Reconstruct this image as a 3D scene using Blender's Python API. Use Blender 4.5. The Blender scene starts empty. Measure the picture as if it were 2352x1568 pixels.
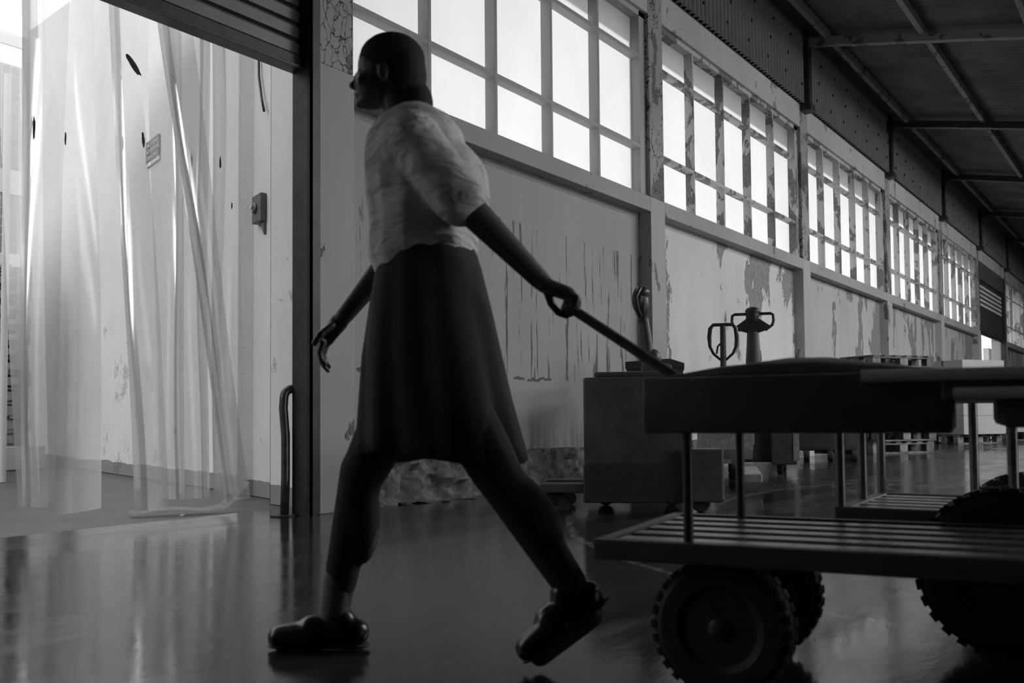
import bpy, bmesh, math, random
from mathutils import Vector, Matrix, noise
random.seed(7)
SC = bpy.context.scene
COL = SC.collection
PI = math.pi

# ------------------------------------------------------------------ camera
CAM = Vector((-4.037, -4.497, 0.60))
YAW, TILT, ROLL = math.atan(1539/2150.), math.radians(2.37), math.radians(.49)
fw = Vector((math.cos(YAW)*math.cos(TILT), math.sin(YAW)*math.cos(TILT), math.sin(TILT)))
rt = fw.cross(Vector((0, 0, 1))).normalized(); up = rt.cross(fw)
R_ = rt*math.cos(ROLL) - up*math.sin(ROLL); U_ = up*math.cos(ROLL) + rt*math.sin(ROLL)
cd = bpy.data.cameras.new('camera'); cam = bpy.data.objects.new('camera', cd); COL.objects.link(cam)
cam.matrix_world = Matrix(((R_.x, U_.x, -fw.x, CAM.x), (R_.y, U_.y, -fw.y, CAM.y), (R_.z, U_.z, -fw.z, CAM.z), (0, 0, 0, 1)))
cd.sensor_width = 36; cd.lens = 2150/2352*36; cd.shift_y = 88/2352
cd.clip_start = .05; cd.clip_end = 300
cd.dof.use_dof = True; cd.dof.focus_distance = 8.0; cd.dof.aperture_fstop = 4.5
SC.camera = cam

# ------------------------------------------------------------------ light
SC.view_settings.view_transform = 'Standard'; SC.view_settings.look = 'None'
SC.view_settings.gamma = 1; SC.view_settings.use_curve_mapping = False
SC.view_settings.exposure = 0.0
w = bpy.data.worlds.new('sky'); SC.world = w; w.use_nodes = True
bg = w.node_tree.nodes['Background']; bg.inputs[0].default_value = (.93, .935, .94, 1); bg.inputs[1].default_value = 2.3

def lamp(name, kind, loc, direction, energy, size=None, col=(1, 1, 1)):
    l = bpy.data.lights.new(name, kind); l.energy = energy; l.color = col
    if kind == 'AREA': l.shape = 'RECTANGLE'; l.size, l.size_y = size
    if kind == 'SUN': l.angle = math.radians(2.0)
    o = bpy.data.objects.new(name, l); COL.objects.link(o)
    o.location = loc; o.rotation_euler = Vector(direction).to_track_quat('-Z', 'Y').to_euler()
    return o
lamp('sun', 'SUN', (0, 20, 20), (-.423, -.75, -.5), 4.4)
# unseen area lamps: rooflight inferred from sill shadows, two opposite-wall fills added for brightness
lamp('rooflight_daylight', 'AREA', (13.0, -8.9, 7.2), (-.05, 1, -.5), 1500, (12.0, 1.8))
lamp('added_fill_low', 'AREA', (1.5, -11.45, 2.0), (-.3, 1, .08), 40, (3.2, 3.2))
lamp('added_fill_high', 'AREA', (15.5, -11.5, 4.9), (.1, 1, -.06), 560, (20.0, 1.2))

# ------------------------------------------------------------------ materials
def new_mat(name):
    m = bpy.data.materials.new(name); m.use_nodes = True
    nt = m.node_tree; return m, nt, nt.nodes, nt.links, nt.nodes['Principled BSDF']
def g(v, t=0.0): return (v*(1+t), v, v*(1-1.6*t), 1)
def mapping(nt, scale, loc=(0, 0, 0)):
    tc = nt.nodes.new('ShaderNodeTexCoord'); mp = nt.nodes.new('ShaderNodeMapping')
    mp.inputs['Scale'].default_value = scale; mp.inputs['Location'].default_value = loc
    nt.links.new(tc.outputs['Object'], mp.inputs['Vector']); return mp
def noise_tex(nt, mp, scale, detail=6, rough=.6, dist=0):
    n = nt.nodes.new('ShaderNodeTexNoise'); n.inputs['Scale'].default_value = scale
    n.inputs['Detail'].default_value = detail; n.inputs['Roughness'].default_value = rough
    n.inputs['Distortion'].default_value = dist
    nt.links.new(mp.outputs[0], n.inputs['Vector']); return n
def ramp(nt, src, stops):
    r = nt.nodes.new('ShaderNodeValToRGB'); el = r.color_ramp.elements
    while len(el) < len(stops): el.new(.5)
    for e, (p, v) in zip(el, stops): e.position = p; e.color = (v, v, v, 1)
    nt.links.new(src, r.inputs[0]); return r
def mixc(nt, f, a, b, mode='MIX'):
    m = nt.nodes.new('ShaderNodeMix'); m.data_type = 'RGBA'; m.blend_type = mode
    for s, v in ((0, f), (6, a), (7, b)):
        if isinstance(v, (int, float)): m.inputs[s].default_value = v
        elif isinstance(v, tuple): m.inputs[s].default_value = v
        else: nt.links.new(v, m.inputs[s])
    return m.outputs[2]
def math_(nt, op, a, b=None, c=None):
    m = nt.nodes.new('ShaderNodeMath'); m.operation = op
    for i, v in enumerate((a, b, c)):
        if v is None: continue
        if isinstance(v, (int, float)): m.inputs[i].default_value = v
        else: nt.links.new(v, m.inputs[i])
    return m.outputs[0]
def bump(nt, P, h, strength=.3, dist=.01):
    b = nt.nodes.new('ShaderNodeBump'); b.inputs['Strength'].default_value = strength; b.inputs['Distance'].default_value = dist
    nt.links.new(h, b.inputs['Height']); nt.links.new(b.outputs[0], P.inputs['Normal'])

def simple(name, v, rough=.5, metal=0, var=.25, scale=8, spec=.5, bmp=.1, tint=0):
    m, nt, N, L, P = new_mat(name)
    mp = mapping(nt, (1, 1, 1)); n = noise_tex(nt, mp, scale)
    r = ramp(nt, n.outputs[0], [(.3, v*(1-var)), (.7, v*(1+var))])
    L.new(r.outputs[0], P.inputs['Base Color'])
    P.inputs['Roughness'].default_value = rough; P.inputs['Metallic'].default_value = metal
    P.inputs['Specular IOR Level'].default_value = spec
    if bmp: bump(nt, P, n.outputs[0], bmp, .004)
    return m

def paint(name, base, under, thr, scale=3.0, zs=.45, dark=.03, loc=(0, 0, 0), crackle=0.0, streak=False, rough=.6, topw=0.0):
    """old paint that has flaked off in patches and shows the render below"""
    m, nt, N, L, P = new_mat(name)
    mp = mapping(nt, (1, 1, zs), loc)
    n = noise_tex(nt, mp, scale, 9, .62, .3)
    fine = noise_tex(nt, mapping(nt, (1, 1, 1)), 30, 4)
    big = noise_tex(nt, mapping(nt, (1, 1, .5), loc), .9, 3)
    nsrc = n.outputs[0]
    if topw:
        tcz = nt.nodes.new('ShaderNodeTexCoord'); spz = nt.nodes.new('ShaderNodeSeparateXYZ'); nt.links.new(tcz.outputs['Object'], spz.inputs[0])
        nsrc = math_(nt, 'ADD', nsrc, math_(nt, 'MULTIPLY', math_(nt, 'SUBTRACT', spz.outputs[2], 1.7), topw))
    msk = ramp(nt, nsrc, [(thr-.006, 0), (thr+.006, 1)])
    edge = ramp(nt, nsrc, [(thr-.014, 0), (thr-.004, 1), (thr+.004, 1), (thr+.016, 0)])
    b = ramp(nt, big.outputs[0], [(.25, base*.86), (.75, base*1.1)])
    u = ramp(nt, fine.outputs[0], [(.3, under*.7), (.7, under*1.25)])
    c = mixc(nt, msk.outputs[0], b.outputs[0], u.outputs[0])
    ef = math_(nt, 'MULTIPLY', edge.outputs[0], math_(nt, 'GREATER_THAN', fine.outputs[0], .5))
    c = mixc(nt, math_(nt, 'MULTIPLY', ef, .8), c, g(dark))
    hgt = math_(nt, 'SUBTRACT', 1.0, msk.outputs[0])
    if crackle:
        v = N.new('ShaderNodeTexVoronoi'); v.feature = 'DISTANCE_TO_EDGE'; v.inputs['Scale'].default_value = 14
        nmix = noise_tex(nt, mapping(nt, (1, 1, 1)), 9, 3)
        mp2 = mapping(nt, (1, 1, .45))
        vm = N.new('ShaderNodeVectorMath'); vm.operation = 'MULTIPLY_ADD'
        L.new(nmix.outputs[1], vm.inputs[0]); vm.inputs[1].default_value = (.12, .12, .12); L.new(mp2.outputs[0], vm.inputs[2])
        L.new(vm.outputs[0], v.inputs['Vector'])
        cr = math_(nt, 'LESS_THAN', v.outputs['Distance'], .035)
        gate = math_(nt, 'GREATER_THAN', noise_tex(nt, mapping(nt, (1, 1, .5), (3, 1, 7)), 2.2, 3).outputs[0], 1-crackle)
        cf = math_(nt, 'MULTIPLY', cr, gate)
        c = mixc(nt, cf, c, g(dark))
        hgt = math_(nt, 'SUBTRACT', hgt, cf)
    if streak:
        sn = noise_tex(nt, mapping(nt, (9, 9, .55), (2, 0, 1)), 1.6, 6, .65)
        sf = ramp(nt, sn.outputs[0], [(.585, 0), (.60, 1)])
        tc = N.new('ShaderNodeTexCoord'); sp = N.new('ShaderNodeSeparateXYZ'); L.new(tc.outputs['Object'], sp.inputs[0])
        wob = math_(nt, 'MULTIPLY_ADD', noise_tex(nt, mapping(nt, (1, 1, 1)), 5, 4).outputs[0], .16, .86)
        lo = math_(nt, 'GREATER_THAN', sp.outputs[2], wob)
        ln = math_(nt, 'LESS_THAN', math_(nt, 'ABSOLUTE', math_(nt, 'SUBTRACT', sp.outputs[2], wob)), .012)
        ln = math_(nt, 'MULTIPLY', ln, math_(nt, 'GREATER_THAN', noise_tex(nt, mapping(nt, (1, 1, 1)), 2.5, 4).outputs[0], .5))
        hi = math_(nt, 'LESS_THAN', sp.outputs[2], 2.3)
        f = math_(nt, 'MULTIPLY', math_(nt, 'MULTIPLY', lo, hi), sf.outputs[0])
        f = math_(nt, 'MAXIMUM', f, ln)
        c = mixc(nt, math_(nt, 'MULTIPLY', f, .85), c, g(dark*1.6))
        # damp rising from the plinth
        dm = math_(nt, 'MULTIPLY', ramp(nt, sp.outputs[2], [(.36, 1), (.75, 0)]).outputs[0],
                   ramp(nt, noise_tex(nt, mapping(nt, (5, 5, .8)), 1.5, 5).outputs[0], [(.42, 0), (.62, 1)]).outputs[0])
        c = mixc(nt, math_(nt, 'MULTIPLY', dm, .65), c, g(.08))
    L.new(c, P.inputs['Base Color']); P.inputs['Roughness'].default_value = rough; P.inputs['Specular IOR Level'].default_value = .3
    hh = math_(nt, 'MULTIPLY_ADD', fine.outputs[0], .25, hgt)
    bump(nt, P, hh, .5, .006)
    return m

M = {}
M['panel1'] = paint('panel_paint_streaked', .36, .16, .74, streak=True, loc=(4, 0, 2))
M['panel2'] = paint('panel_paint_peeling', .64, .26, .575, 1.3, .5, loc=(1.3, 0, .4), topw=.06)
M['panel3'] = paint('panel_paint_flaked', .44, .22, .57, 1.7, .35, loc=(5, 0, 3), topw=.05)
M['beam'] = paint('beam_paint', .36, .17, .64, 3.5, .8)
M['beamtop'] = paint('head_beam_paint', .50, .26, .60, 2.4, .8, crackle=.36, dark=.07, loc=(2, 5, 1))
M['pillar'] = paint('pillar_paint_crackled', .36, .15, .55, 3.2, .5, crackle=.53, dark=.035, loc=(7, 0, 0))
M['pillow'] = paint('pilaster_paint', .42, .16, .62, 3.0, .35, crackle=.2, loc=(9, 3, 5))
M['fin'] = paint('window_bar_paint', .50, .19, .53, 4.0, .5, loc=(0, 2, 9))
M['fin_clean'] = paint('window_bar_paint_sound', .42, .2, .70, 4.0, .5, loc=(0, 2, 4))
M['plinth'] = simple('eroded_concrete', .16, .9, var=.6, scale=14, spec=.2, bmp=.9)
M['steel'] = simple('dark_painted_steel', .035, .45, .3, var=.3, scale=12)
M['jamb'] = simple('guide_channel_steel', .05, .5, .3, var=.25, scale=6)
M['shutter'] = simple('shutter_slat_steel', .10, .45, .3, var=.2, scale=5)
M['corr'] = simple('corrugated_cladding', .17, .5, .0, var=.12, scale=3, bmp=.05)
M['roof'] = simple('fibre_cement_roofing', .11, .85, .0, var=.35, scale=1.5, spec=.2)
M['rafter'] = paint('rafter_paint', .20, .08, .58, 3.0, 1.0, loc=(1, 1, 1))
M['black'] = simple('black_moulded_plastic', .045, .38, 0, var=.2, scale=20)
M['blackpaint'] = simple('charcoal_enamel', .085, .45, 0, var=.3, scale=6)
M['greypaint'] = simple('worn_grey_enamel', .10, .5, 0, var=.4, scale=9)
M['lightpaint'] = simple('chipped_pale_enamel', .42, .5, 0, var=.35, scale=25, bmp=.2)
M['rubber'] = simple('tyre_rubber', .034, .62, 0, var=.3, scale=30)
M['railpaint'] = simple('pale_enamel_rail', .65, .35, 0, var=.15, scale=12)
M['tube'] = simple('worn_tube_steel', .16, .33, .75, var=.3, scale=25)
M['galv'] = simple('galvanised_slat_steel', .42, .3, .35, var=.3, scale=18)
M['wood'] = simple('old_pallet_timber', .15, .8, 0, var=.5, scale=7, spec=.2)
M['woodlight'] = simple('fresh_block_timber', .22, .8, 0, var=.4, scale=7, spec=.2)
M['carton'] = simple('pale_carton_board', .42, .7, 0, var=.08, scale=4, spec=.2, bmp=0)
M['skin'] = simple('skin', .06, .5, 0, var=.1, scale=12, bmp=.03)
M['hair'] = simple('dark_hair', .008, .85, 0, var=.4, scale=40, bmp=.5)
M['shirt'] = simple('pale_work_shirt', .62, .85, 0, var=.1, scale=10, spec=.1, bmp=.1)
def cloth_bump(m):
    nt = m.node_tree; P = nt.nodes['Principled BSDF']
    n = noise_tex(nt, mapping(nt, (5, 5, 17)), 1.3, 3, .5, .8); bump(nt, P, n.outputs[0], .9, .03)
cloth_bump(M['shirt'])
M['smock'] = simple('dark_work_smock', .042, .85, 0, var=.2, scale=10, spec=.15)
M['sock'] = simple('grey_sock', .16, .9, 0, var=.2, scale=30)
M['shoe'] = simple('black_shoe_leather', .015, .28, 0, var=.2, scale=20)
M['eye'] = simple('eye_white', .5, .2, 0, var=.02)
M['tarp'] = simple('black_tarpaulin', .045, .7, 0, var=.3, scale=14)
M['litter'] = simple('scrap_of_paper', .55, .8, 0, var=.1)
M['cableblack'] = simple('black_cable', .02, .5)
M['pipe'] = simple('bent_steel_pipe', .10, .35, .4, var=.3, scale=20)
M['ground'] = simple('yard_concrete', .05, .45, 0, var=.3, scale=2)
M['whiteframe'] = simple('white_steel', .6, .5, var=.05)
M['sign'] = simple('sign_grey', .09, .6, var=.05, bmp=0)
M['signwhite'] = simple('sign_lettering', .7, .6, var=.02, bmp=0)
M['mud'] = simple('grime_mark', .05, .9, var=.5, scale=30)

def mat_outer(name, v, bm):
    m, nt, N, L, P = new_mat(name)
    mp = mapping(nt, (1, 1, 1)); n = noise_tex(nt, mp, 45, 4, .6); b = noise_tex(nt, mp, 1.2, 5)
    tc = N.new('ShaderNodeTexCoord'); sp = N.new('ShaderNodeSeparateXYZ'); L.new(tc.outputs['Object'], sp.inputs[0])
    r = ramp(nt, b.outputs[0], [(.3, v*.93), (.7, v*1.06)])
    low = math_(nt, 'MULTIPLY', ramp(nt, sp.outputs[2], [(.1, 1), (.95, 0)]).outputs[0], 1)
    # bare patches of render low down
    pn = ramp(nt, noise_tex(nt, mp, 2.6, 7, .7).outputs[0], [(.60, 0), (.625, 1)])
    lowz = math_(nt, 'LESS_THAN', sp.outputs[2], 1.75)
    f = math_(nt, 'MULTIPLY', math_(nt, 'MULTIPLY', pn.outputs[0], lowz), math_(nt, 'GREATER_THAN', n.outputs[0], .47))
    c = mixc(nt, math_(nt, 'MULTIPLY', f, .6), r.outputs[0], g(.2))
    skirt = math_(nt, 'LESS_THAN', sp.outputs[2], math_(nt, 'MULTIPLY_ADD', b.outputs[0], .12, .07))
    c = mixc(nt, math_(nt, 'MULTIPLY', skirt, .75), c, g(.1))
    L.new(c, P.inputs['Base Color']); P.inputs['Roughness'].default_value = .85; P.inputs['Specular IOR Level'].default_value = .2
    bump(nt, P, n.outputs[0], bm, .012); return m
M['outer'] = mat_outer('white_roughcast', .72, .5)
M['outer_smooth'] = mat_outer('white_smooth_render', .56, .12)

def mat_floor():
    m, nt, N, L, P = new_mat('wet_concrete_floor')
    mp = mapping(nt, (1, 1, 1)); mp2 = mapping(nt, (.55, 2.2, 1))
    n = noise_tex(nt, mp2, 1.7, 9, .65, .4); n2 = noise_tex(nt, mp, .55, 4); n3 = noise_tex(nt, mp, 22, 4)
    c = ramp(nt, n.outputs[0], [(.3, .018), (.55, .036), (.72, .07)])
    tc = N.new('ShaderNodeTexCoord'); col = c.outputs[0]; tr = None
    for cx, cy, r0, wd in ((4.6, -3.4, 1.5, .03), (4.5, -3.5, 1.15, .025), (6.2, -2.6, 1.8, .03), (3.0, -5.6, 3.9, .03), (2.8, -5.2, 4.3, .02)):
        d = N.new('ShaderNodeVectorMath'); d.operation = 'DISTANCE'; d.inputs[1].default_value = (cx, cy, 0)
        L.new(tc.outputs['Object'], d.inputs[0])
        f = math_(nt, 'LESS_THAN', math_(nt, 'ABSOLUTE', math_(nt, 'SUBTRACT', math_(nt, 'MULTIPLY_ADD', n.outputs[0], .12, d.outputs['Value']), r0)), wd)
        tr = f if tr is None else math_(nt, 'MAXIMUM', tr, f)
    f = math_(nt, 'MULTIPLY', tr, ramp(nt, n3.outputs[0], [(.4, .1), (.6, .7)]).outputs[0])
    col = mixc(nt, f, col, g(.26)); L.new(col, P.inputs['Base Color'])
    r = ramp(nt, n2.outputs[0], [(.35, .04), (.65, .13)])
    rr = math_(nt, 'ADD', r.outputs[0], math_(nt, 'MULTIPLY', ramp(nt, n.outputs[0], [(.42, 0), (.7, .14)]).outputs[0], 1.0))
    L.new(rr, P.inputs['Roughness']); P.inputs['Specular IOR Level'].default_value = .34
    h = math_(nt, 'MULTIPLY_ADD', n3.outputs[0], .12, n.outputs[0]); bump(nt, P, h, .16, .012)
    return m
M['floor'] = mat_floor()

def mat_pane():
    m, nt, N, L, P = new_mat('frosted_pane')
    out = N['Material Output']; N.remove(P)
    mp = mapping(nt, (1, 1, 1)); n = noise_tex(nt, mp, .8, 3); f = noise_tex(nt, mp, 6, 8, .7)
    c = ramp(nt, n.outputs[0], [(.3, .42), (.7, .48)])
    st = ramp(nt, noise_tex(nt, mapping(nt, (3, 3, .6)), 2.2, 7, .7).outputs[0], [(.66, 0), (.70, 1)])
    tc = N.new('ShaderNodeTexCoord'); sp = N.new('ShaderNodeSeparateXYZ'); L.new(tc.outputs['Object'], sp.inputs[0])
    low = math_(nt, 'LESS_THAN', sp.outputs[2], 3.46)
    far = math_(nt, 'GREATER_THAN', sp.outputs[0], 4.7)
    c2 = mixc(nt, math_(nt, 'MULTIPLY', math_(nt, 'MULTIPLY', st.outputs[0], low), math_(nt, 'MULTIPLY_ADD', far, .4, .2)), c.outputs[0], g(.3))
    t = N.new('ShaderNodeBsdfTranslucent'); L.new(c2, t.inputs[0])
    gl = N.new('ShaderNodeBsdfGlossy'); gl.inputs['Roughness'].default_value = .25; gl.inputs[0].default_value = (.6, .6, .6, 1)
    b = N.new('ShaderNodeBump'); b.inputs['Strength'].default_value = .3; b.inputs['Distance'].default_value = .005
    L.new(f.outputs[0], b.inputs['Height']); L.new(b.outputs[0], gl.inputs['Normal'])
    mx = N.new('ShaderNodeMixShader'); mx.inputs[0].default_value = .04
    L.new(t.outputs[0], mx.inputs[1]); L.new(gl.outputs[0], mx.inputs[2]); L.new(mx.outputs[0], out.inputs[0])
    return m
M['pane'] = mat_pane()

def mat_pvc():
    m, nt, N, L, P = new_mat('scuffed_pvc_strip')
    out = N['Material Output']; N.remove(P)
    mp = mapping(nt, (1, 1, .5)); n = noise_tex(nt, mp, 1.5, 6, .6)
    hz = noise_tex(nt, mapping(nt, (2, 2, 14)), 1.5, 5, .6)
    t = N.new('ShaderNodeBsdfTranslucent'); t.inputs[0].default_value = (.84, .84, .83, 1)
    d = N.new('ShaderNodeBsdfDiffuse'); d.inputs[0].default_value = (.7, .7, .69, 1)
    tr = N.new('ShaderNodeBsdfTransparent'); tr.inputs[0].default_value = (.78, .78, .775, 1)
    gl = N.new('ShaderNodeBsdfGlossy'); gl.inputs['Roughness'].default_value = .12
    m1 = N.new('ShaderNodeMixShader'); m1.inputs[0].default_value = .25
    L.new(t.outputs[0], m1.inputs[1]); L.new(d.outputs[0], m1.inputs[2])
    lw = N.new('ShaderNodeLayerWeight'); lw.inputs[0].default_value = .35
    m2 = N.new('ShaderNodeMixShader')
    fac = math_(nt, 'ADD', ramp(nt, n.outputs[0], [(.35, .24), (.7, .46)]).outputs[0], math_(nt, 'MULTIPLY', ramp(nt, hz.outputs[0], [(.60, 0), (.8, .05)]).outputs[0], 1))
    fac = math_(nt, 'ADD', fac, math_(nt, 'MULTIPLY', lw.outputs['Facing'], .35))
    L.new(fac, m2.inputs[0]); L.new(tr.outputs[0], m2.inputs[1]); L.new(m1.outputs[0], m2.inputs[2])
    m3 = N.new('ShaderNodeMixShader'); L.new(math_(nt, 'MULTIPLY', lw.outputs['Fresnel'], .5), m3.inputs[0])
    L.new(m2.outputs[0], m3.inputs[1]); L.new(gl.outputs[0], m3.inputs[2]); L.new(m3.outputs[0], out.inputs[0])
    return m
M['pvc'] = mat_pvc()

# ------------------------------------------------------------------ mesh helpers
def link(name, me, mat, parent=None):
    me.materials.append(mat); o = bpy.data.objects.new(name, me); COL.objects.link(o)
    if parent: o.parent = parent
    return o
class MB:
    def __init__(s): s.bm = bmesh.new()
    def box(s, a, b, bev=0, rot=None, piv=None):
        c = [(a[i]+b[i])/2 for i in range(3)]; d = [abs(b[i]-a[i]) for i in range(3)]
        r = bmesh.ops.create_cube(s.bm, size=1); vs = r['verts']
        for v in vs: v.co = Vector((v.co.x*d[0], v.co.y*d[1], v.co.z*d[2]))
        if bev:
            es = list({e for v in vs for e in v.link_edges})
            rb = bmesh.ops.bevel(s.bm, geom=es, offset=bev, segments=2, affect='EDGES', profile=.5)
            vs = list({v for f in rb['faces'] for v in f.verts} | {v for v in vs if v.is_valid})
        for v in vs:
            if rot is not None: v.co = rot @ v.co
            v.co += Vector(c)
        return s
    def ring(s, c, u, v, r, n, ry=None):
        ry = r if ry is None else ry
        return [s.bm.verts.new(c + u*math.cos(2*PI*i/n)*r + v*math.sin(2*PI*i/n)*ry) for i in range(n)]
    def skinrings(s, rings, caps=True, closed=False):
        n = len(rings[0]); prs = list(zip(rings, rings[1:])) + ([(rings[-1], rings[0])] if closed else [])
        for A, B in prs:
            for i in range(n): s.bm.faces.new((A[i], A[(i+1) % n], B[(i+1) % n], B[i]))
        if caps and not closed:
            s.bm.faces.new(rings[0][::-1]); s.bm.faces.new(rings[-1])
    def tube(s, pts, r, n=10, closed=False, flat=None):
        pts = [Vector(p) for p in pts]; rs = r if isinstance(r, (list, tuple)) else [r]*len(pts)
        rings = []; m = len(pts); prev = None
        for i, p in enumerate(pts):
            a = pts[(i-1) % m] if (closed or i > 0) else p; b = pts[(i+1) % m] if (closed or i < m-1) else p
            t = (b-a).normalized()
            if prev is None:
                ref = Vector((0, 0, 1)) if abs(t.z) < .9 else Vector((1, 0, 0)); u = t.cross(ref).normalized()
            else:
                u = (prev - t*prev.dot(t)).normalized()
            prev = u; v = t.cross(u)
            rings.append(s.ring(p, u, v, rs[i], n, rs[i]*(flat or 1)))
        s.skinrings(rings, True, closed); return s
    def cyl(s, a, b, r, n=20, r2=None):
        return s.tube([a, b], [r, r if r2 is None else r2], n)
    def lathe(s, prof, axis_o, axis_d, n=32):
        o = Vector(axis_o); d = Vector(axis_d).normalized(); ref = Vector((0, 0, 1)) if abs(d.z) < .9 else Vector((1, 0, 0))
        u = d.cross(ref).normalized(); v = d.cross(u)
        rings = [s.ring(o+d*h, u, v, max(r, 1e-4), n) for r, h in prof]
        s.skinrings(rings); return s
    def ell(s, c, r, rot=None, seg=16):
        res = bmesh.ops.create_uvsphere(s.bm, u_segments=seg, v_segments=max(8, seg*2//3), radius=1)
        for v in res['verts']:
            p = Vector((v.co.x*r[0], v.co.y*r[1], v.co.z*r[2]))
            if rot is not None: p = rot @ p
            v.co = p + Vector(c)
        return s
    def cap(s, a, b, ra, rb, n=14, fl=1.0):
        """capsule between two points"""
        a = Vector(a); b = Vector(b); t = (b-a).normalized()
        ref = Vector((0, 1, 0)) if abs(t.y) < .9 else Vector((1, 0, 0)); u = t.cross(ref).normalized(); v = t.cross(u)
        rings = []
        for k in range(5):
            an = PI/2*(1-k/4.0); rings.append(s.ring(a - t*ra*math.sin(an), u, v, max(ra*math.cos(an), 1e-4), n, max(ra*math.cos(an)*fl, 1e-4)))
        for k in range(5):
            an = PI/2*(k/4.0); rings.append(s.ring(b + t*rb*math.sin(an), u, v, max(rb*math.cos(an), 1e-4), n, max(rb*math.cos(an)*fl, 1e-4)))
        s.skinrings(rings); return s
    def prism(s, poly, ext, rnd=None):
        """poly: list of 3D points, ext: extrusion vector"""
        A = [s.bm.verts.new(Vector(p)) for p in poly]; B = [s.bm.verts.new(Vector(p)+Vector(ext)) for p in poly]
        n = len(A)
        for i in range(n): s.bm.faces.new((A[i], A[(i+1) % n], B[(i+1) % n], B[i]))
        s.bm.faces.new(A[::-1]); s.bm.faces.new(B); return s
    def build(s, name, mat, parent=None, smooth=False, remesh=None, sm=0):
        bmesh.ops.recalc_face_normals(s.bm, faces=s.bm.faces[:])
        me = bpy.data.meshes.new(name); s.bm.to_mesh(me); s.bm.free()
        if smooth is True:
            for p in me.polygons: p.use_smooth = True
        elif smooth: # auto smooth by angle
            for p in me.polygons: p.use_smooth = True
            bm = bmesh.new(); bm.from_mesh(me)
            for e in bm.edges:
                if len(e.link_faces) == 2 and e.calc_face_angle(0) > smooth: e.smooth = False
            bm.to_mesh(me); bm.free()
        o = link(name, me, mat, parent)
        if remesh:
            rm = o.modifiers.new('union', 'REMESH'); rm.mode = 'VOXEL'; rm.voxel_size = remesh; rm.use_smooth_shade = True
            if sm:
                s2 = o.modifiers.new('smooth', 'SMOOTH'); s2.iterations = sm; s2.factor = .5
        return o
def tag(o, label, cat, group=None, kind=None):
    if label: o['label'] = label
    if cat: o['category'] = cat
    if group: o['group'] = group
    if kind: o['kind'] = kind
    return o
def struct(o, label=None, cat=None):
    o['kind'] = 'structure'
    if label: o['label'] = label
    if cat: o['category'] = cat
    return o
def empty(name, loc, rz, label, cat, group=None):
    o = bpy.data.objects.new(name, None); COL.objects.link(o); o.location = loc; o.rotation_euler = (0, 0, rz)
    return tag(o, label, cat, group)
def copy_tree(o, parent=None):
    c = o.copy(); COL.objects.link(c)
    if parent: c.parent = parent
    for ch in [x for x in COL.objects if x.parent == o]: copy_tree(ch, c)
    return c

# ------------------------------------------------------------------ floor, yard
fl = MB(); fl.box((-16, -11.3, -.2), (46, .55, 0)); struct(fl.build('floor', M['floor']), 'wet dark concrete hall floor', 'floor')
yd = MB(); yd.box((-30, .55, -.2), (70, 40, -.005)); struct(yd.build('floor_yard', M['ground']), 'pale concrete yard outside the door', 'ground')

# ------------------------------------------------------------------ window wall
BAYS = []   # (left edge of opening, right edge)
a0 = .44
PIL = [(.10, .44)] + [(4.79+4.88*k, 5.125+4.88*k) for k in range(8)]
for k in range(8): BAYS.append((PIL[k][1], PIL[k+1][0]))
DOORBAY = 5
COND = {0: ('panel1', 'fin_clean', 'beam'), 1: ('panel2', 'fin', 'beam'), 2: ('panel3', 'fin', 'beam'), 3: ('panel3', 'fin', 'beam'), 4: ('panel3', 'fin', 'beam'), 6: ('panel3', 'fin', 'beam'), 7: ('panel3', 'fin', 'beam')}
pn = MB()
for k, (a, b) in enumerate(PIL):
    pl = MB(); pl.box((a, 0, 0), (b, .42 if k else .115, 2.93), .006)
    struct(pl.build('trim_%d' % (2*k), M['pillow']), 'pale pilaster dividing the wall panels', 'pilaster')
    pu = MB(); pu.box((a, .0, 2.93), (b-.01, .42 if k else .115, 5.26), .006)
    struct(pu.build('trim_%d' % (2*k+1), M['pillar']), 'flaking pillar between the windows', 'pillar')
nw = 0
for k, (a, b) in enumerate(BAYS):
    hb = MB(); hb.box((a-.02, .005, 4.90), (b+.02, .42, 5.27), .008)
    struct(hb.build('trim_%d' % (30+k), M['beamtop']), 'flaking concrete beam above the windows', 'beam')
    if k == DOORBAY: continue
    pm, fm, bm_ = COND[k]
    p = MB(); p.box((a-.01, .15, 0), (b+.01, .40, 2.78)); struct(p.build('wall_panel', M[pm]), 'peeling white panel below the windows', 'wall')
    sl = MB(); sl.box((a, 0, 2.77), (b, .42, 2.93), .006); struct(sl.build('trim_%d' % (40+k), M[bm_]), 'sill beam under the window', 'beam')
    nw += 1
    wroot = bpy.data.objects.new('window_%d' % nw, None); COL.objects.link(wroot); struct(wroot, 'factory window with a grid of frosted panes', 'window')
    Y0, Y1 = .05, .125
    fr = MB()
    fr.box((a, Y0, 4.845), (b, Y1+.05, 4.90)); fr.box((a, Y0, 2.93), (b, Y1+.05, 2.955))
    fr.box((a-.005, Y0, 2.93), (a+.03, Y1+.05, 4.9)); fr.box((b-.13 if k else b-.12, Y0+.0, 2.93), (b, Y1+.05, 4.9))
    fr.build('window_frame', M[fm], wroot)
    pitch = (b-.13-a)/5.
    for i in range(1, 5):
        x = a + pitch*i; f = MB(); f.box((x-.018, Y0, 2.95), (x+.018, Y1+.03, 4.86), .003); f.build('mullion', M[fm], wroot)
    for z in (3.45, 4.415):
        f = MB(); f.box((a, Y0+.002, z-.02), (b-.12, Y1+.028, z+.02), .003); f.build('transom', M[fm], wroot)
    gp = MB(); gp.bm.faces.new([gp.bm.verts.new(v) for v in ((a, Y1+.03, 2.94), (b-.1, Y1+.03, 2.94), (b-.1, Y1+.03, 4.88), (a, Y1+.03, 4.88))]); gp.build('glass', M['pane'], wroot)
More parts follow.
